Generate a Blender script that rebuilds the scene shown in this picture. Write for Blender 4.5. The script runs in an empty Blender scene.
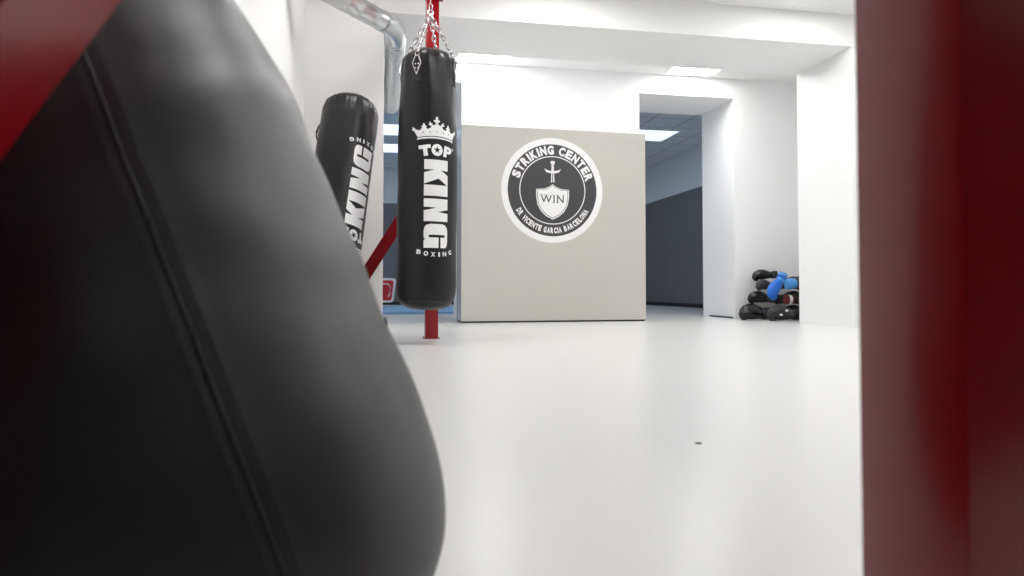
import bpy, bmesh, math, random
from mathutils import Vector, Matrix, noise
R_ = math.radians
random.seed(7)
scene = bpy.context.scene
COL = scene.collection

# ------------------------------------------------------------------ materials
def mat(name, color, rough=0.5, metal=0.0, noise_scale=None, noise_amt=0.0, bump=0.0, bump_scale=40.0,
        rough_var=0.0, spec=0.5, coat=0.0, coat_rough=0.1, emit=None, emit_strength=0.0, sheen=0.0):
    m = bpy.data.materials.new(name); m.use_nodes = True
    nt = m.node_tree; b = nt.nodes['Principled BSDF']
    b.inputs['Base Color'].default_value = (*color, 1)
    b.inputs['Roughness'].default_value = rough
    b.inputs['Metallic'].default_value = metal
    b.inputs['Specular IOR Level'].default_value = spec
    b.inputs['Coat Weight'].default_value = coat
    b.inputs['Coat Roughness'].default_value = coat_rough
    b.inputs['Sheen Weight'].default_value = sheen
    if emit:
        b.inputs['Emission Color'].default_value = (*emit, 1)
        b.inputs['Emission Strength'].default_value = emit_strength
    tc = nt.nodes.new('ShaderNodeTexCoord')
    ns = nt.nodes.new('ShaderNodeTexNoise')
    ns.inputs['Scale'].default_value = noise_scale or 3.0
    ns.inputs['Detail'].default_value = 5
    nt.links.new(tc.outputs['Object'], ns.inputs['Vector'])
    if noise_amt > 0:
        mx = nt.nodes.new('ShaderNodeMix'); mx.data_type = 'RGBA'
        mx.inputs[6].default_value = (*[c * (1 - noise_amt) for c in color], 1)
        mx.inputs[7].default_value = (*[min(1, c * (1 + noise_amt)) for c in color], 1)
        nt.links.new(ns.outputs['Fac'], mx.inputs[0]); nt.links.new(mx.outputs[2], b.inputs['Base Color'])
    if rough_var > 0:
        mr = nt.nodes.new('ShaderNodeMapRange')
        mr.inputs[1].default_value = 0.3; mr.inputs[2].default_value = 0.7
        mr.inputs[3].default_value = rough - rough_var; mr.inputs[4].default_value = rough + rough_var
        nt.links.new(ns.outputs['Fac'], mr.inputs[0]); nt.links.new(mr.outputs[0], b.inputs['Roughness'])
    if bump > 0:
        n2 = nt.nodes.new('ShaderNodeTexNoise'); n2.inputs['Scale'].default_value = bump_scale; n2.inputs['Detail'].default_value = 6
        nt.links.new(tc.outputs['Object'], n2.inputs['Vector'])
        bp = nt.nodes.new('ShaderNodeBump'); bp.inputs['Strength'].default_value = bump; bp.inputs['Distance'].default_value = 0.01
        nt.links.new(n2.outputs['Fac'], bp.inputs['Height']); nt.links.new(bp.outputs[0], b.inputs['Normal'])
    return m

def tile_mat(name, color, line, size, rough=0.8, width=0.02):
    m = mat(name, color, rough); nt = m.node_tree; b = nt.nodes['Principled BSDF']
    tc = nt.nodes['Texture Coordinate']
    br = nt.nodes.new('ShaderNodeTexBrick')
    br.offset = 0.0; br.inputs['Scale'].default_value = 1.0
    br.inputs['Brick Width'].default_value = size; br.inputs['Row Height'].default_value = size
    br.inputs['Mortar Size'].default_value = width * 0.5
    br.inputs['Color1'].default_value = (*color, 1); br.inputs['Color2'].default_value = (*[c * .97 for c in color], 1)
    br.inputs['Mortar'].default_value = (*line, 1)
    nt.links.new(tc.outputs['Object'], br.inputs['Vector']); nt.links.new(br.outputs['Color'], b.inputs['Base Color'])
    return m

def split_paint(name, low, high, zsplit, rough=0.6):
    m = mat(name, high, rough); nt = m.node_tree; b = nt.nodes['Principled BSDF']
    tc = nt.nodes['Texture Coordinate']
    sx = nt.nodes.new('ShaderNodeSeparateXYZ'); gt = nt.nodes.new('ShaderNodeMath'); gt.operation = 'GREATER_THAN'
    gt.inputs[1].default_value = zsplit
    mx = nt.nodes.new('ShaderNodeMix'); mx.data_type = 'RGBA'
    mx.inputs[6].default_value = (*low, 1); mx.inputs[7].default_value = (*high, 1)
    nt.links.new(tc.outputs['Object'], sx.inputs[0]); nt.links.new(sx.outputs['Z'], gt.inputs[0])
    nt.links.new(gt.outputs[0], mx.inputs[0]); nt.links.new(mx.outputs[2], b.inputs['Base Color'])
    return m

M = {}
M['floor'] = mat('pale_epoxy_floor', (.66, .652, .638), .28, noise_scale=.9, noise_amt=.02, spec=.45)
M['wall'] = mat('white_wall_paint', (.86, .86, .855), .55, noise_scale=1.5, noise_amt=.012, bump=.03, bump_scale=60)
M['ceiling'] = tile_mat('white_ceiling_tile', (.84, .84, .83), (.72, .72, .71), 1.2, width=.008)
M['back_wall'] = split_paint('two_tone_wall_paint', (.145, .145, .15), (.72, .73, .73), 2.25)
M['back_ceiling'] = tile_mat('grey_ceiling_tile', (.74, .76, .78), (.34, .35, .37), .6, width=.02)
M['absorber'] = mat('unseen_light_absorber', (.06, .06, .065), .6)  # for the unseen dark surfaces added behind the camera to soak up light
M['darkened_wall'] = split_paint('darkened_lower_wall', (.05, .05, .055), (.8, .8, .8), 1.45)  # unseen rear wall, lower part made dark to keep reflections dark
M['base_dark'] = mat('dark_skirting', (.012, .012, .014), .6)
M['blue_mat'] = mat('blue_mat', (.22, .40, .60), .45)
M['panel'] = mat('greige_board', (.545, .53, .485), .42, noise_scale=2.5, noise_amt=.015, bump=.02, bump_scale=120)
M['panel_side'] = mat('grey_laminate_edge', (.42, .44, .47), .22, noise_scale=2.5, noise_amt=.02)
M['kick'] = mat('black_plinth', (.02, .02, .02), .5)
M['white_vinyl'] = mat('white_vinyl', (.87, .87, .87), .45)
M['char_vinyl'] = mat('charcoal_vinyl', (.045, .045, .05), .45)
M['white_print'] = mat('white_print', (.84, .84, .84), .5, noise_scale=30, noise_amt=.03)
M['red'] = mat('red_enamel_steel', (.27, .003, .008), .20, noise_scale=5, noise_amt=.05, spec=.5)
M['leather'] = mat('black_vinyl_leather', (.008, .008, .0095), .38, noise_scale=6, noise_amt=.25, rough_var=.06, bump=.10, bump_scale=22, spec=.33)
M['leather_near'] = mat('worn_black_leather', (.0055, .0055, .0065), .45, noise_scale=7, noise_amt=.3, rough_var=.05, bump=.12, bump_scale=14, spec=.85)
M['seam'] = mat('black_piping', (.012, .012, .013), .6)
M['steel'] = mat('chromed_steel', (.72, .72, .73), .22, metal=1.0)
M['strap'] = mat('black_webbing', (.02, .02, .02), .75, bump=.2, bump_scale=200)
M['duct'] = mat('galvanised_steel', (.62, .65, .66), .30, metal=1.0, noise_scale=4, noise_amt=.05)
M['glove'] = mat('glossy_black_glove_leather', (.006, .006, .007), .26, bump=.12, bump_scale=30)
M['glove_matt'] = mat('matt_black_glove_leather', (.012, .012, .013), .42, bump=.12, bump_scale=30)
M['glove_grey'] = mat('grey_glove_leather', (.03, .03, .033), .45, bump=.12, bump_scale=30)
M['blue'] = mat('bright_blue_vinyl', (.012, .14, .62), .38, bump=.1, bump_scale=30)
M['sky_blue'] = mat('light_blue_vinyl', (.09, .36, .80), .4)
M['dark_red'] = mat('dark_red_vinyl', (.12, .01, .012), .5)
M['sign_red'] = mat('red_sign_enamel', (.55, .012, .02), .35)
M['lamp'] = mat('lamp_diffuser', (.9, .9, .9), .5, emit=(1.0, .995, .985), emit_strength=17.0)
M['lamp_back'] = mat('cool_lamp_diffuser', (.8, .9, 1), .5, emit=(.66, .81, 1.0), emit_strength=1.0)
M['fill_back'] = mat('cool_fill_diffuser', (.8, .9, 1), .5, emit=(.76, .87, 1.0), emit_strength=4.3)  # stronger glow for the added fill panels hidden in the inner room
M['lamp_frame'] = mat('white_lamp_frame', (.8, .8, .8), .4)
M['crumb'] = mat('dark_scuff', (.13, .125, .12), .8)

# ------------------------------------------------------------------ helpers
def obj(name, bm, m, parent=None, smooth=False, label=None, world=True):
    """bm in world coordinates (world=True) or in the parent's own frame."""
    me = bpy.data.meshes.new(name)
    if world and parent is not None:
        off = parent.location.copy()
        if parent.parent: off += parent.parent.location
        bmesh.ops.translate(bm, vec=-off, verts=bm.verts)
    bmesh.ops.recalc_face_normals(bm, faces=bm.faces) if smooth != 'keep' else None
    for f in bm.faces: f.smooth = bool(smooth)
    bm.to_mesh(me); bm.free()
    me.materials.append(m)
    if smooth is True:
        try: me.set_sharp_from_angle(angle=R_(40))
        except Exception: pass
    o = bpy.data.objects.new(name, me); COL.objects.link(o)
    if parent is not None: o.parent = parent
    if label: o['label'] = label
    return o

def thing(name, label, cat, loc=(0, 0, 0), rot=(0, 0, 0), group=None):
    o = bpy.data.objects.new(name, None); COL.objects.link(o)
    o.location = loc; o.rotation_euler = rot; o.empty_display_size = .1
    o['label'] = label; o['category'] = cat
    if group: o['group'] = group
    return o

def tag(o, label, cat, group=None):
    o['label'] = label; o['category'] = cat
    if group: o['group'] = group
    return o

def box(bm, x0, x1, y0, y1, z0, z1, bev=0.0, seg=2):
    t = bmesh.new()
    bmesh.ops.create_cube(t, size=1)
    for v in t.verts:
        v.co = Vector(((x0 + x1) / 2 + v.co.x * (x1 - x0), (y0 + y1) / 2 + v.co.y * (y1 - y0), (z0 + z1) / 2 + v.co.z * (z1 - z0)))
    if bev: bmesh.ops.bevel(t, geom=t.edges[:], offset=bev, segments=seg, affect='EDGES', profile=.6)
    merge(bm, t); return bm

def merge(bm, t, mx=None):
    if mx is not None: bmesh.ops.transform(t, matrix=mx, verts=t.verts)
    me = bpy.data.meshes.new('tmp'); t.to_mesh(me); t.free(); bm.from_mesh(me); bpy.data.meshes.remove(me)

def struct(name, boxes, m, bev=0.0):
    bm = bmesh.new()
    for b in boxes: box(bm, *b, bev=bev)
    o = obj(name, bm, m); o['kind'] = 'structure'; return o

def cyl(bm, p0, p1, r, n=20, r1=None, cap=True):
    p0, p1 = Vector(p0), Vector(p1); d = p1 - p0
    t = bmesh.new()
    bmesh.ops.create_cone(t, cap_ends=cap, segments=n, radius1=r, radius2=r if r1 is None else r1, depth=d.length)
    q = d.to_track_quat('Z', 'Y').to_matrix().to_4x4()
    merge(bm, t, Matrix.Translation((p0 + p1) / 2) @ q)

def sweep(bm, pts, radii, n=16, cap=True, scale=(1, 1), up=Vector((0, 0, 1))):
    """tube along pts with a radius per point; scale squashes the section."""
    pts = [Vector(p) for p in pts]; rings = []
    for i, p in enumerate(pts):
        a = pts[max(i - 1, 0)]; b = pts[min(i + 1, len(pts) - 1)]
        d = (b - a).normalized(); s = d.cross(up)
        if s.length < 1e-3: s = d.cross(Vector((0, 1, 0)))
        s.normalize(); w = s.cross(d).normalized()
        r = radii[i] if hasattr(radii, '__len__') else radii
        rings.append([bm.verts.new(p + s * math.cos(2 * math.pi * k / n) * r * scale[0] + w * math.sin(2 * math.pi * k / n) * r * scale[1]) for k in range(n)])
    for i in range(len(rings) - 1):
        for k in range(n):
            bm.faces.new((rings[i][k], rings[i][(k + 1) % n], rings[i + 1][(k + 1) % n], rings[i + 1][k]))
    if cap:
        bm.faces.new(rings[0][::-1]); bm.faces.new(rings[-1])
    return bm

def torus(bm, c, R, r, mx=None, n=20, k=8, sx=1.0, sz=1.0):
    t = bmesh.new(); rings = []
    for i in range(n):
        a = 2 * math.pi * i / n
        rings.append([t.verts.new(((R + r * math.cos(2 * math.pi * j / k)) * math.cos(a) * sx, r * math.sin(2 * math.pi * j / k), (R + r * math.cos(2 * math.pi * j / k)) * math.sin(a) * sz)) for j in range(k)])
    for i in range(n):
        for j in range(k):
            t.faces.new((rings[i][j], rings[(i + 1) % n][j], rings[(i + 1) % n][(j + 1) % k], rings[i][(j + 1) % k]))
    m4 = Matrix.Translation(c) @ (mx.to_4x4() if mx is not None else Matrix.Identity(4))
    merge(bm, t, m4)

def fill2d(loops):
    """flat bmesh from 2-D loops, even-odd filled"""
    cu = bpy.data.curves.new('c', 'CURVE'); cu.dimensions = '2D'; cu.fill_mode = 'BOTH'
    for L in loops:
        s = cu.splines.new('POLY'); s.points.add(len(L) - 1)
        for p, (x, y) in zip(s.points, L): p.co = (x, y, 0, 1)
        s.use_cyclic_u = True
    return _curve_bm(cu)

def _curve_bm(cu):
    o = bpy.data.objects.new('c', cu); COL.objects.link(o)
    dg = bpy.context.evaluated_depsgraph_get(); dg.update()
    me = bpy.data.meshes.new_from_object(o.evaluated_get(dg))
    bm = bmesh.new(); bm.from_mesh(me)
    bpy.data.objects.remove(o); bpy.data.curves.remove(cu); bpy.data.meshes.remove(me)
    bmesh.ops.remove_doubles(bm, verts=bm.verts, dist=1e-6)
    return bm

def text2d(s, size, offset=0.0, sx=1.0, spacing=1.0):
    cu = bpy.data.curves.new('t', 'FONT'); cu.body = s; cu.size = size; cu.offset = offset; cu.space_character = spacing
    cu.dimensions = '2D'; cu.fill_mode = 'BOTH'; cu.resolution_u = 3; cu.align_x = 'CENTER'
    bm = _curve_bm(cu)
    for v in bm.verts: v.co.x *= sx
    return bm

def slice_grid(bm, step, axis=0):
    xs = [v.co[axis] for v in bm.verts]
    if not xs: return
    a = math.floor(min(xs) / step) * step
    while a < max(xs):
        no = Vector((0, 0, 0)); no[axis] = 1; co = Vector((0, 0, 0)); co[axis] = a
        bmesh.ops.bisect_plane(bm, geom=bm.verts[:] + bm.edges[:] + bm.faces[:], plane_co=co, plane_no=no, dist=1e-6)
        a += step

def circle(r, n=64, c=(0, 0)):
    return [(c[0] + r * math.cos(2 * math.pi * i / n), c[1] + r * math.sin(2 * math.pi * i / n)) for i in range(n)]

# ------------------------------------------------------------------ camera
CAM_H = 0.35; YAW = 10.67; PITCH = 1.6; FPX = 690.0
cam = bpy.data.cameras.new('camera'); co = bpy.data.objects.new('camera', cam); COL.objects.link(co)
cam.sensor_width = 36; cam.lens = FPX * 36 / 1024; cam.shift_y = -18.3 / 1024
co.location = (0, 0, CAM_H); co.rotation_euler = (R_(90 + PITCH), 0, R_(-YAW))
cam.clip_start = .02
cam.dof.use_dof = True; cam.dof.focus_distance = 5.2; cam.dof.aperture_fstop = 6.0
scene.camera = co
RIGHT = Vector((math.cos(R_(YAW)), -math.sin(R_(YAW)), 0)); FWD = Vector((math.sin(R_(YAW)), math.cos(R_(YAW)), 0))

# ------------------------------------------------------------------ room shell
XL, XR, YB = -.60, 5.2, 7.56
struct('floor', [(-3.4, 6.2, -3.2, 15.8, -.08, 0)], M['floor'])
struct('ceiling', [(-.95, 5.4, -3.2, 8.39, 2.86, 3.3)], M['ceiling'])
struct('ceiling_beam', [(XL, XR, 5.57, 6.43, 2.57, 2.87)], M['wall'])
struct('wall_left', [(-.95, XL, -3.2, 7.6, 0, 2.9)], M['wall'])
struct('wall_corner', [(XL - .01, .006, 5.50, 6.85, 0, 2.87)], M['wall'], bev=.004)
struct('wall_right', [(XR, 5.42, -3.2, 8.39, 0, 2.9)], M['wall'])
struct('wall_left_absorber', [(XL, XL + .03, -3.1, .25, 0, .70)], M['absorber'])  # unseen dark slab added to darken reflections in the near bag and brace
bm = bmesh.new(); box(bm, XL + .04, XR - .05, -3.05, -.15, 0, .02, bev=.004)  # dark sheet added out of view so the near bag reflects less floor
tag(obj('floor_mat', bm, M['absorber']), 'added dark sheet absorbing light on the floor behind the viewpoint', 'mat')
struct('wall_pillar', [(4.21, XR + .01, 5.58, 6.42, 0, 2.87)], M['wall'])
struct('wall_front', [(-.95, 5.42, -3.3, -3.1, 0, 2.9)], M['darkened_wall'])
wb = [(-.95, 0.0, YB, 8.39, 0, 2.87), (0.0, .86, YB, 8.39, 2.64, 2.87), (.86, 2.93, YB, 8.39, 0, 2.87),
      (2.93, 4.12, YB, 8.39, 2.63, 2.87), (4.12, XR + .01, YB, 8.39, 0, 2.87)]
struct('wall_back', wb, M['wall'])
# inner room seen through both openings
struct('ceiling_inner', [(-3.4, 6.2, 8.39, 15.8, 3.05, 3.25)], M['back_ceiling'])
struct('wall_far', [(-3.4, 6.2, 15.5, 15.7, 0, 3.1)], M['back_wall'])
struct('wall_inner_right', [(5.8, 6.0, 8.3, 15.6, 0, 3.1)], M['back_wall'])
struct('wall_inner_left', [(-3.2, -3.0, 8.3, 15.6, 0, 3.1)], M['back_wall'])
struct('wall_inner_front', [(-3.2, -.95, 8.19, 8.39, 0, 3.1), (-.95, 5.42, 8.2, 8.38, 2.88, 3.1), (5.42, 6.0, 8.19, 8.39, 0, 3.1)], M['wall'])
struct('baseboard_far', [(-3.0, 5.79, 15.46, 15.5, 0, .07)], M['base_dark'])
struct('baseboard_inner_right', [(5.76, 5.8, 8.4, 15.46, 0, .07)], M['base_dark'])
struct('baseboard_jamb', [(4.108, 4.122, 7.62, 8.2, 0, .018)], M['base_dark'])
bm = bmesh.new(); box(bm, -2.6, 2.4, 9.75, 13.2, 0.0, .03, bev=.008)
tag(obj('floor_mat', bm, M['blue_mat']), 'pale blue training mat lying on the floor of the room behind', 'mat')

# ------------------------------------------------------------------ ceiling lamps and added fill panels
def panel_lamp(x0, x1, y0, y1, z, m, label, group):
    t = thing('ceiling_lamp', label, 'lamp', ((x0 + x1) / 2, (y0 + y1) / 2, z), group=group)
    b = bmesh.new(); w = .018
    for q in ((x0, x1, y0, y0 + w), (x0, x1, y1 - w, y1), (x0, x0 + w, y0 + w, y1 - w), (x1 - w, x1, y0 + w, y1 - w)):
        box(b, *q, z - .014, z - .0005)
    obj('frame', b, M['lamp_frame'], t)
    b = bmesh.new(); box(b, x0 + w, x1 - w, y0 + w, y1 - w, z - .009, z - .0005)
    obj('diffuser', b, m, t)
panel_lamp(-.35, .13, 3.9, 4.4, 2.86, M['lamp'], 'added unseen fill panel on the ceiling close to the left wall', 'ceiling lamps over the open floor')  # fill added out of view to brighten the corner wall
panel_lamp(2.0, 2.45, 6.47, 6.68, 2.86, M['lamp'], 'small added fill panel between the two glowing lamps, hidden behind the beam', 'square ceiling lamps of the main room')  # hidden fill added to even out the light on the back wall
for x, lab in ((.78, 'square white ceiling lamp glowing behind the beam, above the hanging bag side of the wall'),
               (3.20, 'square white ceiling lamp glowing behind the beam, above the right doorway')):
    panel_lamp(x, x + .6, 6.86, 7.46, 2.86, M['lamp'], lab, 'square ceiling lamps of the main room')
for x in (1.1, 3.3):
    for y in (.7, 2.7, 4.5):
        panel_lamp(x, x + .6, y, y + .6, 2.86, M['lamp'], 'square white ceiling lamp above the open grey floor in front of the beam', 'ceiling lamps over the open floor')
for x, y in ((-.5, 11.35), (-.5, 12.9), (3.85, 10.95), (1.3, 9.1), (1.3, 10.9), (1.3, 12.7), (2.6, 13.9), (-2.6, 9.2), (-2.6, 11.3), (-2.6, 13.3)):  # first three are seen lamps, the rest hidden fill added to lift the room
        panel_lamp(x, x + 1.15, y, y + .85, 3.05, M['lamp_back'] if x in (-.5, 3.85) else M['fill_back'], 'cool bluish ceiling lamp in the dim room behind', 'ceiling lamps of the dim inner room')

# ------------------------------------------------------------------ free-standing board with the round emblem
px0, px1, py0, pz1 = .80, 2.83, 7.07, 2.05
bt = thing('display_board', 'wide greige free-standing partition board with a round black and white emblem', 'partition', ((px0 + px1) / 2, py0, 0), (0, 0, 0))
rz = R_(2.0)
RB = Matrix.Translation(((px0 + px1) / 2, py0 + .03, 0)) @ Matrix.Rotation(rz, 4, 'Z') @ Matrix.Translation((-(px0 + px1) / 2, -py0, 0))
def bobj(name, b, m, **k):
    bmesh.ops.transform(b, matrix=RB, verts=b.verts); return obj(name, b, m, bt, **k)
b = bmesh.new(); box(b, px0, px1, py0 - .006, py0 + .006, .018, pz1, bev=.002); bobj('front_panel', b, M['panel'])
b = bmesh.new(); box(b, px0 + .002, px1 - .002, py0 + .007, py0 + .36, .018, pz1 - .004); bobj('body', b, M['panel_side'])
b = bmesh.new(); box(b, px0 + .01, px1 - .01, py0 + .004, py0 + .35, 0, .018); bobj('plinth', b, M['kick'])
EC = Vector((1.775, py0 - .0065, 1.397)); ER = .558
def emblem(b, d):
    """flat 2-D (x,y) -> on the board face, d in front"""
    bmesh.ops.transform(b, matrix=Matrix.Translation(EC - Vector((0, d, 0))) @ Matrix.Rotation(R_(90), 4, 'X') @ Matrix.Scale(ER, 4), verts=b.verts)
    return b
e1 = bobj('emblem', emblem(fill2d([circle(1, 96)]), .0006), M['white_vinyl'], label='round white sticker edge of the emblem', smooth='keep')
def eobj(name, b, d, m, lab=None):
    b = emblem(b, d); bmesh.ops.transform(b, matrix=RB, verts=b.verts)
    bmesh.ops.translate(b, vec=-bt.location, verts=b.verts)
    o = obj(name, b, m, e1, world=False, smooth='keep')
    if lab: o['label'] = lab
    return o
eobj('dark_disc', fill2d([circle(.878, 96)]), .0012, M['char_vinyl'], 'charcoal disc of the emblem')
eobj('ring', fill2d([circle(.652, 96), circle(.634, 96)]), .0018, M['white_vinyl'], 'thin white ring')
def arc_text(s, r0, a0, a1, h, off, up=True):
    """text on an arc from angle a0 to a1 (degrees); up: baseline towards the centre"""
    b = bmesh.new(); n = len(s)
    gl = []
    for ch in s:
        if ch == ' ': gl.append((None, .55)); continue
        t = text2d(ch, 1.0, off)
        xs = [v.co.x for v in t.verts]; ys = [v.co.y for v in t.verts]
        w = .42 if ch in 'I1' else 1.0
        gl.append((t, w))
    tot = sum(w for _, w in gl); arc = R_(a1 - a0); pos = 0
    for t, w in gl:
        c = (pos + w / 2) / tot; pos += w
        if t is None: continue
        xs = [v.co.x for v in t.verts]; ys = [v.co.y for v in t.verts]
        cw = abs(arc) * r0 * w / tot * (.84 if w == 1 else .66)
        for v in t.verts:
            v.co.x = ((v.co.x - min(xs)) / (max(xs) - min(xs)) - .5) * cw
            v.co.y = ((v.co.y - min(ys)) / (max(ys) - min(ys)) - .5) * h
        a = R_(a0) + arc * c
        if up: mx = Matrix.Rotation(a - math.pi / 2, 4, 'Z') @ Matrix.Translation((0, r0, 0))
        else: mx = Matrix.Rotation(a + math.pi / 2, 4, 'Z') @ Matrix.Translation((0, -r0, 0))
        merge(b, t, mx)
    return b
eobj('lettering', arc_text('STRIKING CENTER', .765, 163, 15, .172, .055), .0018, M['white_vinyl'], 'white words STRIKING CENTER')
eobj('lettering', arc_text('DR VICENTE GARCIA BARCELONA', .765, 208, 332, .112, .055, up=False), .0018, M['white_vinyl'], 'small white words DR VICENTE GARCIA BARCELONA')
# shield and sword
def shield(k=1.0, cy=-.185):
    half = [(0, .30), (.06, .255), (.16, .215), (.325, .20), (.325, .06), (.30, -.09), (.23, -.22), (.13, -.31), (0, -.375)]
    pts = half + [(-x, y) for x, y in half[-2:0:-1]]
    return [(x * k, (y + .0) * k + cy) for x, y in pts]
eobj('shield', fill2d([shield(1.0)]), .0018, M['white_vinyl'], 'white shield')
eobj('shield_outline', fill2d([shield(.94), shield(.905)]), .0024, M['char_vinyl'], 'thin dark line inside the shield')
b = bmesh.new()
for L in ([(-.03, .56), (.03, .56), (.05, .53), (.03, .50), (.025, .50), (.025, .39), (.035, .15), (-.035, .15), (-.025, .39), (-.025, .50), (-.03, .50), (-.05, .53)],
          [(-.165, .42), (-.12, .385), (-.04, .37), (.04, .37), (.12, .385), (.165, .42), (.13, .345), (.05, .325), (-.05, .325), (-.13, .345)]):
    merge(b, fill2d([L]))
eobj('sword', b, .0020, M['white_vinyl'], 'white sword hilt above the shield')
eobj('sword_fuller', fill2d([[(-.008, .32), (.008, .32), (.010, .12), (-.010, .12)]]), .0026, M['char_vinyl'])
t = text2d('WIN', .20, .002, 1.02, 1.2)
for g in (-.165, .0, .17):                      # little serifs
    pass
for v in t.verts: v.co.y -= .235
wn = t
for (x, y, w) in ((-.235, -.088, .05), (-.165, -.088, .05), (-.10, -.088, .04), (.0, -.088, .055), (.0, -.235, .055), (.085, -.088, .045), (.20, -.088, .05), (.085, -.235, .045)):
    merge(wn, fill2d([[(x - w / 2 + .01, y - .004), (x + w / 2 + .01, y - .004), (x + w / 2 + .01, y + .004), (x - w / 2 + .01, y + .004)]]))
eobj('lettering', wn, .0026, M['char_vinyl'], 'dark serif word WIN on the shield')

# ------------------------------------------------------------------ heavy bags
PXM = .00624            # metre per printed unit on a bag
BR, BL = .191, 1.69
PROF = [(0, 0), (.003, .30), (.010, .54), (.022, .72), (.042, .85), (.072, .94), (.11, .985), (.17, 1.0), (.7, 1.005), (1.05, 1.0), (1.24, .975), (1.40, .945), (1.53, .93), (1.60, .92), (1.625, .89), (1.65, .80), (1.67, .62), (1.69, .40)]
def prof(z, P=PROF):
    for (a, ra), (b_, rb) in zip(P, P[1:]):
        if a <= z <= b_:
            return ra + (rb - ra) * (z - a) / (b_ - a)
    return P[-1][1]
def lathe(P, R, n=96, zs=None, disp=None, closetop=True):
    b = bmesh.new(); rings = []
    zz = zs or [p[0] for p in P]
    for z in zz:
        r = prof(z, P) * R
        if r < 1e-6: rings.append([b.verts.new((0, 0, z))]); continue
        ring = []
        for k in range(n):
            a = 2 * math.pi * k / n
            rr = r + (disp(a, z) if disp else 0)
            ring.append(b.verts.new((rr * math.sin(a), -rr * math.cos(a), z)))
        rings.append(ring)
    for A, B in zip(rings, rings[1:]):
        for k in range(n):
            if len(A) == 1: b.faces.new((A[0], B[(k + 1) % n], B[k]))
            else: b.faces.new((A[k], A[(k + 1) % n], B[(k + 1) % n], B[k]))
    if closetop: b.faces.new(rings[-1])
    return b
def bag_zs(L, P, n=90):
    zs = sorted(set([p[0] for p in P] + [L * i / n for i in range(n + 1)])); return [z for z in zs if z <= P[-1][0]]
def on_bag(b, th0, v0, disp=None, eps=.0016):
    """flat (u,v) in printed units -> bag surface; th0 radians, v0 metres"""
    slice_grid(b, 1.5, 0); slice_grid(b, 3.0, 1)
    for v in b.verts:
        z = v0 + v.co.y * PXM; a = th0 + v.co.x * PXM / BR
        r = prof(z) * BR + eps + (disp(a, z) if disp else 0)
        v.co = Vector((r * math.sin(a), -r * math.cos(a), z))
    return b

K_ = [(0, 0), (10, 0), (10, .4), (13.2, 0), (24.5, 0), (18.8, .58), (26, 1), (15.3, 1), (10.3, .7), (10.8, 1), (0, 1)]
I_ = [(0, 0), (11, 0), (11, 1), (0, 1)]
N_ = [(0, 0), (8.3, 0), (9, .5), (12, 0), (22.7, 0), (22.7, 1), (14.5, 1), (13.2, .55), (10.6, 1), (0, 1)]
G_ = [(24, .68), (24, .90), (22, .97), (18, 1.0), (7, 1), (3.5, .965), (1.2, .88), (0, .75), (0, .25), (1.2, .10), (3.5, .03), (7, 0), (13.6, 0), (15, .055), (16.6, 0), (24, 0), (24, .6), (13.6, .6), (13.6, .2), (10.9, .2), (10.9, .87), (13.6, .87), (13.6, .68)]
def king():
    b = bmesh.new(); H = 25.4
    for L, x0 in ((K_, 0), (I_, 25.4), (N_, 39.2), (G_, 64.4)):
        merge(b, fill2d([[((y - .5) * H, -(x + x0)) for x, y in L]]))
    return b
def crown():
    b = bmesh.new()
    body = [(-19.3, -21.6), (-24.6, -13.2), (-17.6, -14.6), (-15.8, -12.8), (-13.2, -9), (-11, -12.0), (-9.4, -13.2), (-6.4, -11.6), (-5.6, -8.6), (-2.4, -9), (0, -4), (2.4, -9), (5.6, -8.6), (6.4, -11.6), (9.4, -13.2), (11, -12.0), (13.2, -9), (15.8, -12.8), (17.6, -14.6), (24.6, -13.2), (19.3, -21.6)]
    arch = [(19.3 - 38.6 * i / 16, -21.6 + 1.8 * (1 - (1 - i / 8) ** 2)) for i in range(1, 16)]
    holes = [circle(.65, 10, (u, v)) for u, v in ((-14, -16.6), (-7, -16.0), (0, -15.5), (7, -16.0), (14, -16.6))] + [circle(.55, 8, (0, -7.6))]
    merge(b, fill2d([body + arch] + holes))
    lo = [(20.0 - 40 * i / 16, -24.1 + 1.8 * (1 - (1 - i / 8) ** 2)) for i in range(17)]
    hi = [(x, y + 1.6) for x, y in lo]
    merge(b, fill2d([lo + hi[::-1]]))
    def cross(cx, cy, s, a):
        P = [(-.35, 0), (-.5, .30), (-1.0, .35), (-1.05, .8), (-.55, .95), (-.35, 1.15), (-.45, 1.6), (0, 2.05), (.45, 1.6), (.35, 1.15), (.55, .95), (1.05, .8), (1.0, .35), (.5, .30), (.35, 0)]
        ca, sa = math.cos(a), math.sin(a)
        merge(b, fill2d([[(cx + s * (x * ca - y * sa), cy + s * (x * sa + y * ca)) for x, y in P]]))
    cross(0, -6.6, 3.3, 0); cross(-13.2, -12.2, 2.5, R_(4)); cross(13.2, -12.2, 2.5, R_(-4))
    cross(-6.2, -9.3, 1.9, R_(20)); cross(6.2, -9.3, 1.9, R_(-20))
    cross(-23.4, -14.6, 1.9, R_(24)); cross(23.4, -14.6, 1.9, R_(-24))
    return b
def rot2(L, a, c): 
    ca, sa = math.cos(a), math.sin(a); return [(c[0] + x * ca - y * sa, c[1] + x * sa + y * ca) for x, y in L]
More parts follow.
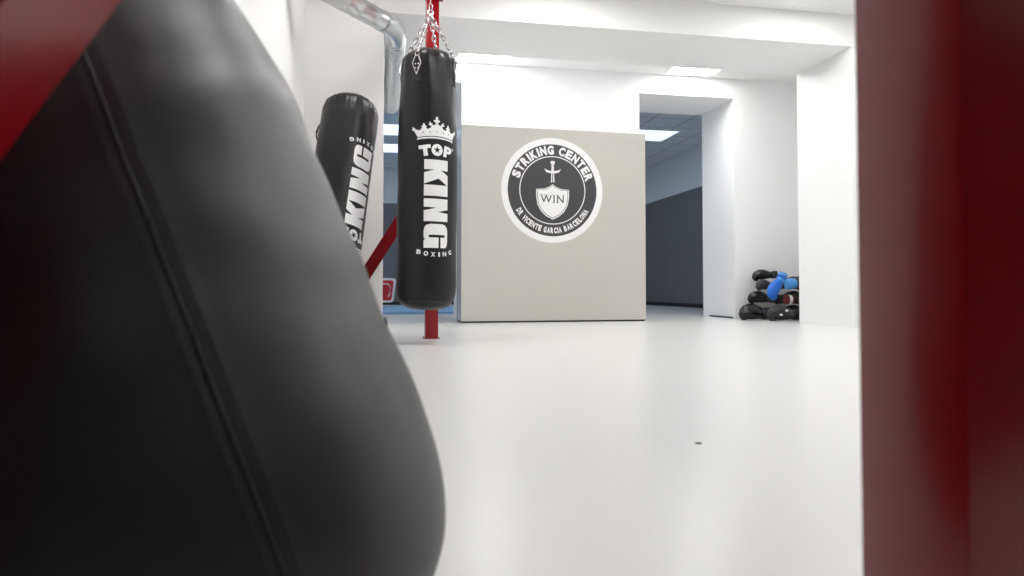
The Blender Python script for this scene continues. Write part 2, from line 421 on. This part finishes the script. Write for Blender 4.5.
def top_word():
    b = bmesh.new()
    T = [(-6, 5.6), (6, 5.6), (6, 1.9), (2.1, 1.9), (2.1, -5.6), (-2.1, -5.6), (-2.1, 1.9), (-6, 1.9)]
    merge(b, fill2d([rot2(T, R_(9), (-11.8, -.8))]))
    star = [(0 + (3.9 if i % 2 == 0 else 1.6) * math.sin(math.pi * i / 5), (3.9 if i % 2 == 0 else 1.6) * math.cos(math.pi * i / 5)) for i in range(10)]
    merge(b, fill2d([circle(6.0, 32, (.4, .3)), [(x + .4, y + .3) for x, y in star]]))
    P = [(-4.6, -5.6), (-4.6, 5.6), (1.6, 5.6), (3.9, 4.9), (5.1, 3.2), (5.1, 1.0), (3.9, -.8), (1.6, -1.6), (-.8, -1.6), (-.8, -5.6)]
    hole = [(-.8, 2.9), (1.0, 2.9), (1.4, 2.0), (1.0, 1.1), (-.8, 1.1)]
    merge(b, fill2d([rot2(P, R_(-9), (12.4, -.8)), rot2(hole, R_(-9), (12.4, -.8))]))
    merge(b, fill2d([circle(1.3, 12, (19.6, 2.6)), circle(.8, 12, (19.6, 2.6))]))
    return b
def boxing_word():
    b = bmesh.new()
    for i, ch in enumerate('BOXING'):
        t = text2d(ch, 1.0, .05); xs = [v.co.x for v in t.verts]; ys = [v.co.y for v in t.verts]
        u = (-17.5, -10.3, -3, 3.4, 9.6, 17.0)[i]; w = 1.9 if ch == 'I' else 4.6
        for v in t.verts:
            v.co.x = ((v.co.x - min(xs)) / (max(xs) - min(xs)) - .5) * w; v.co.y = ((v.co.y - min(ys)) / (max(ys) - min(ys)) - .5) * 4.6
        merge(b, t, Matrix.Translation((u, -2.6 + 2.6 * (u / 17.5) ** 2, 0)) @ Matrix.Rotation(R_(-8 * u / 17.5) * -1, 4, 'Z'))
    return b

def heavy_bag(name, label, loc, rotm, th, flip=False, hung=False, seed=0, rough=0.0, dv=0.0):
    t = thing(name, label, 'punching bag', loc, rotm.to_euler())
    F = Matrix.Translation((0, 0, BL)) @ Matrix.Rotation(math.pi, 4, 'Y') if flip else Matrix.Identity(4)
    def disp(a, z):
        q = Vector((math.sin(a) * 1.2, math.cos(a) * 1.2, z * 2.2 + seed * 7))
        d = .006 * (noise.noise(q) - .0) + (.0016 + rough) * noise.noise(Vector((math.sin(a) * 2.2, math.cos(a) * 2.2, z * 9 + seed)))
        if z > 1.36:                                 # vinyl pulled in between the lifting straps
            w = min(1, (z - 1.36) / .27); d -= .012 * w * (1 - math.cos(4 * (a - th_s))) / 2
            d += .004 * w * math.sin(13 * a + 9 * z)
        if rough and z < .2: d += .0036 * math.sin(26 * a + 3 * math.sin(3 * a)) * min(1, z / .05) * (1 - z / .2)
        fade = min(1, z / .05); return d * fade
    th_s = R_(-22)
    b = lathe(PROF, BR, 112, bag_zs(BL, PROF), disp)
    bmesh.ops.transform(b, matrix=F, verts=b.verts)
    shell = obj('bag_shell', b, M['leather'], t, True, world=False)
    def dec(name, b, v0, lab):
        on_bag(b, th, v0 - dv, disp); bmesh.ops.transform(b, matrix=F, verts=b.verts)
        obj(name, b, M['white_print'], t, 'keep', lab, world=False)
    dec('crown_print', crown(), 1.216, 'white printed crown with five points')
    dec('lettering', top_word(), 1.004, 'white word TOP with a star in the O')
    dec('lettering', king(), 0.944, 'large white word KING running along the bag')
    dec('lettering', boxing_word(), .368, 'small white word BOXING')
    b = bmesh.new(); zz = .062
    sweep(b, [((prof(zz) * BR + disp(k * math.pi / 30, zz)) * math.sin(k * math.pi / 30), -(prof(zz) * BR + disp(k * math.pi / 30, zz)) * math.cos(k * math.pi / 30), zz) for k in range(61)], .0028, 6)
    bmesh.ops.transform(b, matrix=F, verts=b.verts); obj('piping', b, M['seam'], t, True, world=False)
    # vertical seam at the back side and piping near the top
    b = bmesh.new(); a = th + math.pi * .9
    sweep(b, [((prof(z) * BR + disp(a, z)) * math.sin(a), -(prof(z) * BR + disp(a, z)) * math.cos(a), z) for z in [.15 + i * .05 for i in range(28)]], .0025, 6)
    bmesh.ops.transform(b, matrix=F, verts=b.verts); obj('seam', b, M['seam'], t, True, world=False)
    for k in range(4):                               # four lifting straps with steel rings
        a = th_s + k * math.pi / 2
        b = bmesh.new()
        zs = [1.44, 1.48, 1.52, 1.56, 1.60, 1.63]; w = .021
        rows = []
        for z in zs:
            r = prof(z) * BR + disp(a, z) + .0045
            rows.append([b.verts.new((r * math.sin(a) + s * w * math.cos(a) - dd * math.sin(a), -r * math.cos(a) + s * w * math.sin(a) + dd * math.cos(a), z)) for s, dd in ((-1, 0), (1, 0), (1, .004), (-1, .004))])
        for A, B in zip(rows, rows[1:]):
            for j in range(4): b.faces.new((A[j], A[(j + 1) % 4], B[(j + 1) % 4], B[j]))
        b.faces.new(rows[0]); b.faces.new(rows[-1])
        bmesh.ops.transform(b, matrix=F, verts=b.verts); st = obj('strap', b, M['strap'], t, world=False)
        # diamond steel ring lying on the strap
        b = bmesh.new(); zc, hh, ww = 1.540, .062, .028; pts = []
        for (s, z) in ((0, zc - hh), (ww, zc + .012), (.008, zc + hh), (-.008, zc + hh), (-ww, zc + .012), (0, zc - hh), (ww, zc + .012)):
            r = prof(z) * BR + disp(a, z) + .012
            pts.append((r * math.sin(a) + s * math.cos(a), -r * math.cos(a) + s * math.sin(a), z))
        for p, q in zip(pts[:5], pts[1:6]): sweep(b, [p, q], .0036, 8)
        bmesh.ops.transform(b, matrix=F, verts=b.verts); rg = obj('ring', b, M['steel'], st, True, world=False)
        b = bmesh.new()
        for zr in (1.520, 1.547):
            r = prof(zr) * BR + disp(a, zr) + .004
            for s in (-.010, .010):
                cyl(b, (r * math.sin(a) + s * math.cos(a), -r * math.cos(a) + s * math.sin(a), zr), ((r + .005) * math.sin(a) + s * math.cos(a), -(r + .005) * math.cos(a) + s * math.sin(a), zr), .005, 10)
        bmesh.ops.transform(b, matrix=F, verts=b.verts); obj('rivet', b, M['steel'], st, True, world=False)
        if hung:                                     # chain of interlocking links up to the swivel
            r = prof(1.60) * BR + .016
            p0 = Vector((r * math.sin(a), -r * math.cos(a), 1.602)); p1 = Vector((.012, 0, 1.93))
            d = p1 - p0; n = 11; q = d.to_track_quat('Z', 'Y').to_matrix()
            for i in range(n):
                c = p0 + d * (i + .5) / n; b = bmesh.new()
                torus(b, c, .0120, .0034, q @ Matrix.Rotation(math.pi / 2 * (i % 2) + .5, 3, 'Z'), 16, 6, 1.0, 2.0)
                if i == 0: ch = obj('chain', b, M['steel'], t, True, world=False)
                else: obj('link', b, M['steel'], ch, True, world=False)
    if hung:
        b = bmesh.new(); zt = 1.93
        torus(b, (.012, 0, zt + .012), .017, .005, None, 20, 8); obj('swivel_ring', b, M['steel'], t, True, world=False)
        top = 2.425 - loc[2]
        zt2 = zt + .03; n = max(2, int((top - zt2) / .036))
        for i in range(n):
            b = bmesh.new(); c = Vector((.012, 0, zt2 + (i + .5) * (top - zt2) / n))
            torus(b, c, .011, .0034, Matrix.Rotation(math.pi / 2 * (i % 2), 3, 'Z'), 16, 6, 1.0, (top - zt2) / n / .0225)
            if i == 0: ch = obj('chain', b, M['steel'], t, True, world=False)
            else: obj('link', b, M['steel'], ch, True, world=False)
    return t, F, disp

def view_point(px, py, z):
    """place along the sight line of a pixel at camera depth z, used once to read positions off the survey"""
    cx = (px - 512) / FPX; return FWD * z + RIGHT * (cx * z) + Vector((0, 0, CAM_H + (289 - py) / FPX * z))

hx = .287
heavy_bag('hanging_heavy_bag', 'black heavy bag with a white crown, hanging on chains before the red post', (.281, 4.487, .213),
          Matrix.Rotation(R_(-3.7), 3, 'Z') @ Matrix.Rotation(R_(.3), 3, 'Y'), R_(18), hung=True, seed=1)
B = Vector((-.39, 4.44, .035)); T = Vector((-.203, 4.88, 1.685))
ax = (T - B).normalized(); yv = FWD - ax * FWD.dot(ax); yv.normalize(); xv = yv.cross(ax)
rm = Matrix((xv, yv, ax)).transposed()
lb, F, dsp = heavy_bag('heavy_bag', 'black heavy bag standing upside down and tilted against the white corner wall', B, rm @ Matrix.Rotation(R_(4), 3, 'Z'), R_(-52.5), flip=True, dv=-.022, seed=3, rough=.0014)
# dark grab handle on its left side
b = bmesh.new(); pts = []
for i in range(9):
    u = i / 8; z = 1.50 - .14 * u; a = R_(-97)
    r = BR * .99 + .003 + .024 * math.sin(math.pi * u) ** .6
    pts.append((r * math.sin(a), -r * math.cos(a), z))
sweep(b, pts, .009, 8, scale=(1, .6)); obj('handle', b, M['strap'], lb, True, world=False)

# big bag close to the lens, standing on its rounded end, tilted to the left wall
NR = .206
c0 = view_point(231, 555, .61)
ax = (Vector((0, 0, 1)) * math.cos(R_(22.3)) - RIGHT * math.sin(R_(22.3)) + FWD * .03).normalized()
NP = [(-.140, 0), (-.138, .20), (-.130, .40), (-.112, .60), (-.085, .77), (-.05, .90), (0, .98), (.06, 1.0), (.15, .985), (.25, .968), (.34, .972), (.375, .965), (.405, .95), (.43, .93), (.47, .885), (.55, .84), (.64, .78), (.70, .68), (.73, .50)]
NP = [(z + .14, r) for z, r in NP]
def smooth_profile(P, k=6):
    out = []
    for i in range(len(P) - 1):
        p0, p1, p2, p3 = P[max(i - 1, 0)], P[i], P[i + 1], P[min(i + 2, len(P) - 1)]
        m1 = (p2[1] - p0[1]) / (p2[0] - p0[0]); m2 = (p3[1] - p1[1]) / (p3[0] - p1[0]); h = p2[0] - p1[0]
        for j in range(k):
            t = j / k
            out.append((p1[0] + h * t, (2*t**3-3*t*t+1)*p1[1] + (t**3-2*t*t+t)*h*m1 + (-2*t**3+3*t*t)*p2[1] + (t**3-t*t)*h*m2))
    return out + [P[-1]]
NP = [NP[0]] + smooth_profile(NP[1:])
SA = R_(34.8)
def ndisp(a, z):
    d = .004 * noise.noise(Vector((math.sin(a) * 1.5, math.cos(a) * 1.5, z * 4)))
    w = math.exp(-((z - .54) / .10) ** 2)
    d += w * .0014 * math.sin(z * 62 + 2.2 * math.sin(a * 2 + .6) + a * 2.0)
    w2 = math.exp(-((z - .40) / .16) ** 2)
    d += w2 * .004 * noise.noise(Vector((a * 1.6, 3.1, z * 16)))
    d += .003 * noise.noise(Vector((a * 1.3, 8.1, z * 9)))
    q = (a - SA + math.pi) % (2 * math.pi) - math.pi; q *= .2
    d += .0009 * math.exp(-((abs(q) - .008) / .007) ** 2)
    return d * min(1, z / .06)
yv = FWD - ax * FWD.dot(ax); yv.normalize(); xv = yv.cross(ax)
nb = thing('heavy_bag', 'huge plain black leather heavy bag tilted in the left foreground, with one long seam', 'punching bag', c0 - ax * .14, Matrix((xv, yv, ax)).transposed().to_euler())
b = lathe(NP, NR, 420, bag_zs(.87, NP, 150), ndisp); obj('bag_shell', b, M['leather_near'], nb, True, world=False)
def nsurf(a, z, e): 
    r = prof(z, NP) * NR + ndisp(a, z) + e; return (r * math.sin(a), -r * math.cos(a), z)
b = bmesh.new(); zs = [z for z in bag_zs(.87, NP, 150) if z > .02]
sweep(b, [nsurf(SA, z, -.0001) for z in zs], .0018, 8); sm_ = obj('seam', b, M['seam'], nb, True, world=False)
for s in (-1, 1):
    b = bmesh.new(); sweep(b, [nsurf(SA + s * .045, z, -.0006) for z in zs], .0009, 6); obj('stitching', b, M['seam'], sm_, True, world=False)
b = bmesh.new()
for k in range(3):
    torus(b, (0, 0, .885 + k * .045), .020, .0045, Matrix.Rotation(math.pi / 2 * (k % 2), 3, 'Z'), 16, 6, .8, 1.3)
obj('chain', b, M['steel'], nb, True, world=False)

# ------------------------------------------------------------------ red steel frames
RX0, SW = .335, .093
def frame(SX0, y0, dep, ht, sl, pl, label):
    y1 = y0 + SW
    t = thing('steel_frame', label, 'frame', (SX0 + SW / 2, (y0 + y1) / 2, 0))
    b = bmesh.new(); box(b, SX0, SX0 + SW, y0, y1, .006, 2.448, bev=.004); obj('post', b, M['red'], t, True)
    b = bmesh.new(); box(b, SX0 - pl, SX0 + SW + pl, y0 - pl, y1 + pl, 0, .006, bev=.002); bp = obj('base_plate', b, M['red'], t)
    for sx in (SX0 - pl / 2, SX0 + SW + pl / 2):
        for sy in (y0 - pl / 2, y1 + pl / 2):
            b = bmesh.new(); cyl(b, (sx, sy, .006), (sx, sy, .012), .006, 6); obj('bolt', b, M['steel'], bp)
    # brace: square tube from the post down to the floor on the left
    yb0, yb1 = y0 + .0, y0 + dep; ym = (yb0 + yb1) / 2
    xt = SX0; xf = xt - ht / sl
    u = Vector((1, 0, sl)).normalized(); nrm = Vector((-u.z, 0, u.x)); hw = .040
    b = bmesh.new(); vs = []
    for yy in (yb0, yb1):
        # lower and upper faces cut vertical at the post and flat at the floor
        def xat(h, side): return xt - (ht - h) / sl + side * (hw / u.z)
        zl = lambda side: ht + (-side) * hw / u.x
        vs.append([b.verts.new((xat(.006, 1), yy, .006)), b.verts.new((xat(.006, -1), yy, .006)),
                   b.verts.new((xt + .0005, yy, zl(-1))), b.verts.new((xt + .0005, yy, zl(1)))])
    b.faces.new(vs[0]); b.faces.new(vs[1][::-1])
    for j in range(4): b.faces.new((vs[0][j], vs[1][j], vs[1][(j + 1) % 4], vs[0][(j + 1) % 4]))
    bmesh.ops.recalc_face_normals(b, faces=b.faces)
    bmesh.ops.bevel(b, geom=b.edges[:], offset=.003, segments=2, affect='EDGES')
    br = obj('brace', b, M['red'], t, True)
    b = bmesh.new(); box(b, xf - .09, xf + .09, yb0 - .012, yb1 + .02, 0, .006, bev=.002); obj('foot_plate', b, M['red'], t)
    return t
frame(.335, .348, .085, 1.352, 1.57, .03, 'dark red steel post in the right foreground with a diagonal brace crossing above left')
frame(.298, 4.875, .08, 1.114, 1.62, .012, 'red steel post behind the hanging bag, with a diagonal brace down to the floor')
b = bmesh.new(); box(b, RX0 - .04, RX0 + SW, -.6, 5.0, 2.4485, 2.54, bev=.004)
t = thing('overhead_rail', 'red steel rail overhead carrying the hanging bag between the two posts', 'rail', (RX0 + SW / 2, 4.487, 2.45))
obj('rail', b, M['red'], t, True)
b = bmesh.new(); cyl(b, (.30, 4.487, 2.452), (.34, 4.487, 2.47), .010, 10); cyl(b, (.30, 4.487, 2.44), (.30, 4.487, 2.462), .008, 10); obj('hook', b, M['steel'], t, True)

# ------------------------------------------------------------------ galvanised duct
dt = thing('ventilation_duct', 'galvanised spiral ventilation duct bending under the ceiling beside the white corner wall', 'duct', (.105, 5.2, 2.31))
DR, DZ = .074, 2.31
e0 = Vector((.099, 5.22, DZ)); dirA = Vector((math.sin(R_(40)), math.cos(R_(40)), -.02)).normalized(); dirB = Vector((-.006, 1, 0)).normalized()
pA1 = e0 - dirA * .17
def ribs(p, q, n, r, dr):
    pts, rad = [], []
    for i in range(n):
        for f, k in ((0, 0), (.80, 0), (.86, dr), (.94, dr)):
            pts.append(p.lerp(q, (i + f) / n)); rad.append(r + k)
    pts.append(q); rad.append(r); return pts, rad
b = bmesh.new(); pts, rad = ribs(e0 - dirA * 1.085, pA1, 7, DR, .0022); sweep(b, pts, rad, 40, cap=False); obj('straight_section', b, M['duct'], dt, True)
b = bmesh.new(); pts = []
pB0 = e0 + dirB * .17
for i in range(13):
    s = i / 12; pts.append((1 - s) ** 2 * pA1 + 2 * s * (1 - s) * e0 + s * s * pB0)
rad = [DR + (.004 if i in (0, 12) else .0035 if i in (4, 8) else .001) for i in range(13)]
sweep(b, pts, rad, 40, cap=False); obj('elbow', b, M['duct'], dt, True)
b = bmesh.new(); pts, rad = ribs(pB0, e0 + dirB * 2.25, 36, DR, .0055); sweep(b, pts, rad, 40, cap=True); obj('straight_section', b, M['duct'], dt, True)
for y in (5.7, 6.3):
    b = bmesh.new(); cyl(b, (.10, y, DZ + DR), (.12, y, 2.571), .004, 8); obj('hanger_rod', b, M['steel'], dt)

# ------------------------------------------------------------------ red and white plate on the far wall
t = thing('wall_plate', 'red plate with a white rim, low on the dark far wall beside the hanging bag', 'sign', (0, 15.4, 0))
def rrect(w0, w1, h, r, n=5):
    P = [(-w0 / 2, 0), (w0 / 2, 0), (w1 / 2, h), (-w1 / 2, h)]; out = []
    for i, p in enumerate(P):
        a, c = Vector(P[i - 1]), Vector(P[(i + 1) % 4]); p = Vector(p)
        p0 = p + (a - p).normalized() * r; p1 = p + (c - p).normalized() * r
        for k in range(n + 1):
            s = k / n; q = (1 - s) ** 2 * p0 + 2 * s * (1 - s) * p + s * s * p1; out.append((q.x, q.y))
    return out
def plate(L, cx, z0, y0, y1):
    b = bmesh.new(); A = [b.verts.new((cx + x, y0, z0 + z)) for x, z in L]; Bv = [b.verts.new((cx + x, y1, z0 + z)) for x, z in L]
    b.faces.new(A); b.faces.new(Bv[::-1])
    for i in range(len(L)): b.faces.new((A[i], Bv[i], Bv[(i + 1) % len(L)], A[(i + 1) % len(L)]))
    return b
PX = .03
obj('rim', plate(rrect(.44, .56, .54, .08), PX, .05, 15.43, 15.455), M['white_vinyl'], t, label='white rim')
obj('face', plate(rrect(.35, .45, .44, .06), PX, .10, 15.415, 15.435), M['sign_red'], t, label='red face')
b = bmesh.new(); sweep(b, [(PX + .10, 15.41, .17), (PX + .14, 15.41, .24), (PX + .15, 15.41, .40), (PX + .10, 15.41, .46), (PX - .10, 15.41, .46)], .012, 8)
obj('outline', b, M['white_vinyl'], t, True, label='white line on the red face')

# ------------------------------------------------------------------ boxing gloves
def make_glove(name, label, cat, body, cuff, strap, mark=None, group=None, trim_m=None):
    """glove along +X, palm down; base at the underside"""
    t = thing(name, label, cat, (0, 0, 0), group=group)
    b = bmesh.new()
    P = [(.085, 0, .062), (.10, 0, .063), (.13, 0, .068), (.165, 0, .075), (.20, 0, .080), (.235, 0, .080), (.265, 0, .074), (.288, 0, .060), (.296, 0, .044), (.288, 0, .030), (.268, 0, .022), (.25, 0, .024)]
    Rr = [.036, .042, .050, .058, .062, .062, .058, .050, .042, .034, .024, .008]
    sweep(b, P, Rr, 24, scale=(1.12, .92), up=Vector((0, 1, 0)))
    obj('glove_body', b, body, t, True)
    b = bmesh.new()
    sweep(b, [(.0, 0, .058), (.004, 0, .058), (.03, 0, .059), (.07, 0, .060), (.098, 0, .062)], [.046, .050, .049, .045, .043], 24, scale=(1.05, .92), up=Vector((0, 1, 0)))
    obj('cuff', b, cuff, t, True)
    b = bmesh.new()
    sweep(b, [(.12, -.048, .056), (.15, -.066, .056), (.19, -.078, .054), (.225, -.074, .050), (.25, -.060, .046), (.258, -.050, .044)], [.018, .025, .028, .027, .022, .010], 14, up=Vector((0, 0, 1)))
    obj('thumb', b, body, t, True)
    b = bmesh.new()
    sweep(b, [(.032, 0, .059), (.036, 0, .059), (.068, 0, .060), (.072, 0, .060)], [.047, .051, .048, .044], 24, scale=(1.05, .92), up=Vector((0, 1, 0)))
    obj('wrist_strap', b, strap, t, True)
    if mark:
        for bx, bz in ((.175, .10), (.235, .062)):
            b = bmesh.new(); t2 = bmesh.new(); bmesh.ops.create_uvsphere(t2, u_segments=16, v_segments=8, radius=.014)
            merge(b, t2, Matrix.Translation((bx, .064, bz)) @ Matrix.Rotation(R_(-75), 4, 'X') @ Matrix.Diagonal((1.2, .8, .25, 1)))
            obj('badge', b, mark, t, True, label='small white badge')
    return t
glove_src = {
 'gloss': dict(body=M['glove'], cuff=M['glove'], strap=M['glove_matt']),
 'matt': dict(body=M['glove_matt'], cuff=M['glove_matt'], strap=M['glove'], mark=M['white_vinyl']),
 'grey': dict(body=M['glove_grey'], cuff=M['glove_matt'], strap=M['glove_grey']),
 'blue': dict(body=M['blue'], cuff=M['sky_blue'], strap=M['blue']),
 'red': dict(body=M['glove_matt'], cuff=M['dark_red'], strap=M['white_vinyl']),
 'sky': dict(body=M['glove_matt'], cuff=M['sky_blue'], strap=M['sky_blue'])}
made = {}
def glove(kind, label, loc, rot, s=1.0):
    if kind not in made:
        t = make_glove('boxing_glove', label, 'boxing glove', group='boxing gloves piled in the nook', **glove_src[kind]); made[kind] = t
    else:
        src = made[kind]; t = src.copy(); COL.objects.link(t); t['label'] = label
        for ch in list(src.children):
            c = ch.copy(); COL.objects.link(c); c.parent = t
    t.location = loc; t.rotation_euler = [R_(a) for a in rot]; t.scale = (s, s, s)
    return t
# floor row
glove('gloss', 'glossy black boxing glove on the floor, at the left end of the pile', (4.27, 7.11, 0), (0, 0, 178), 1.0)
glove('matt', 'matt black glove with small white badges, at the front of the pile', (4.52, 6.90, 0), (0, 0, 182), 1.15)
glove('grey', 'dark grey glove on the floor at the pillar edge, fist towards the camera', (4.655, 7.22, 0), (0, 0, -92), 1.1)
glove('gloss', 'large glossy black glove against the wall, behind the leftmost glove', (4.48, 7.40, 0), (0, 0, 182), 1.2)
# second row
glove('gloss', 'glossy black glove lying just below and behind the bright blue glove', (4.54, 7.41, .180), (0, 0, 176), .98)
glove('red', 'black glove with dark red cuff and white strap, right side of the pile', (4.54, 7.20, .168), (0, 3, 4), 1.05)
glove('blue', 'bright blue glove tipped fist down with its light blue cuff upward', (4.50, 7.08, .490), (0, 58, 186), 1.0)
glove('sky', 'black glove with a light blue cuff, top right of the pile', (4.56, 7.20, .335), (0, -4, -4), 1.2)
glove('grey', 'dark grey glove directly below the topmost one, against the wall', (4.55, 7.41, .335), (0, 0, 192), .84)
glove('gloss', 'topmost glossy black glove, resting high against the white wall', (4.56, 7.38, .47), (0, 6, 168), .86)
glove('matt', 'matt black glove on the floor against the wall, in the dark gap by the pillar', (4.55, 7.42, 0), (0, 0, 0), 1.1)
glove('grey', 'grey glove against the wall, behind the red-cuffed glove', (4.56, 7.42, .165), (0, 0, 2), 1.1)
glove('gloss', 'glossy black glove against the wall, behind the light blue cuff', (4.56, 7.42, .335), (0, 0, 0), 1.1)

# ------------------------------------------------------------------ small dark speck on the floor
b = bmesh.new()
for (dx, dy, r) in ((0, 0, .006), (.007, .002, .004), (-.004, .003, .003)):
    t = bmesh.new(); bmesh.ops.create_icosphere(t, subdivisions=2, radius=r)
    for v in t.verts: v.co *= 1 + .2 * noise.noise(v.co * 300)
    merge(b, t, Matrix.Translation((.704 + dx, 1.465 + dy, r * .3)) @ Matrix.Diagonal((1, 1, .4, 1)))
tag(obj('debris', b, M['crumb'], smooth=True), 'tiny dark speck of dirt on the open grey floor', 'debris')
# small door stop by the corner wall
b = bmesh.new(); box(b, .012, .05, 6.46, 6.52, 0, .06, bev=.006); cyl(b, (.03, 6.49, .055), (.03, 6.49, .085), .012, 12)
tag(obj('door_stop', b, M['base_dark'], smooth=True), 'small dark door stop on the floor by the white corner edge', 'door stop')

# ------------------------------------------------------------------ world and colour
w = bpy.data.worlds.new('world'); scene.world = w; w.use_nodes = True
w.node_tree.nodes['Background'].inputs[0].default_value = (.6, .7, .85, 1); w.node_tree.nodes['Background'].inputs[1].default_value = .3
scene.view_settings.view_transform = 'Standard'; scene.view_settings.look = 'None'
scene.view_settings.gamma = 1.0; scene.view_settings.use_curve_mapping = False
scene.view_settings.exposure = 0.37
scene.cycles.max_bounces = 10; scene.cycles.diffuse_bounces = 6
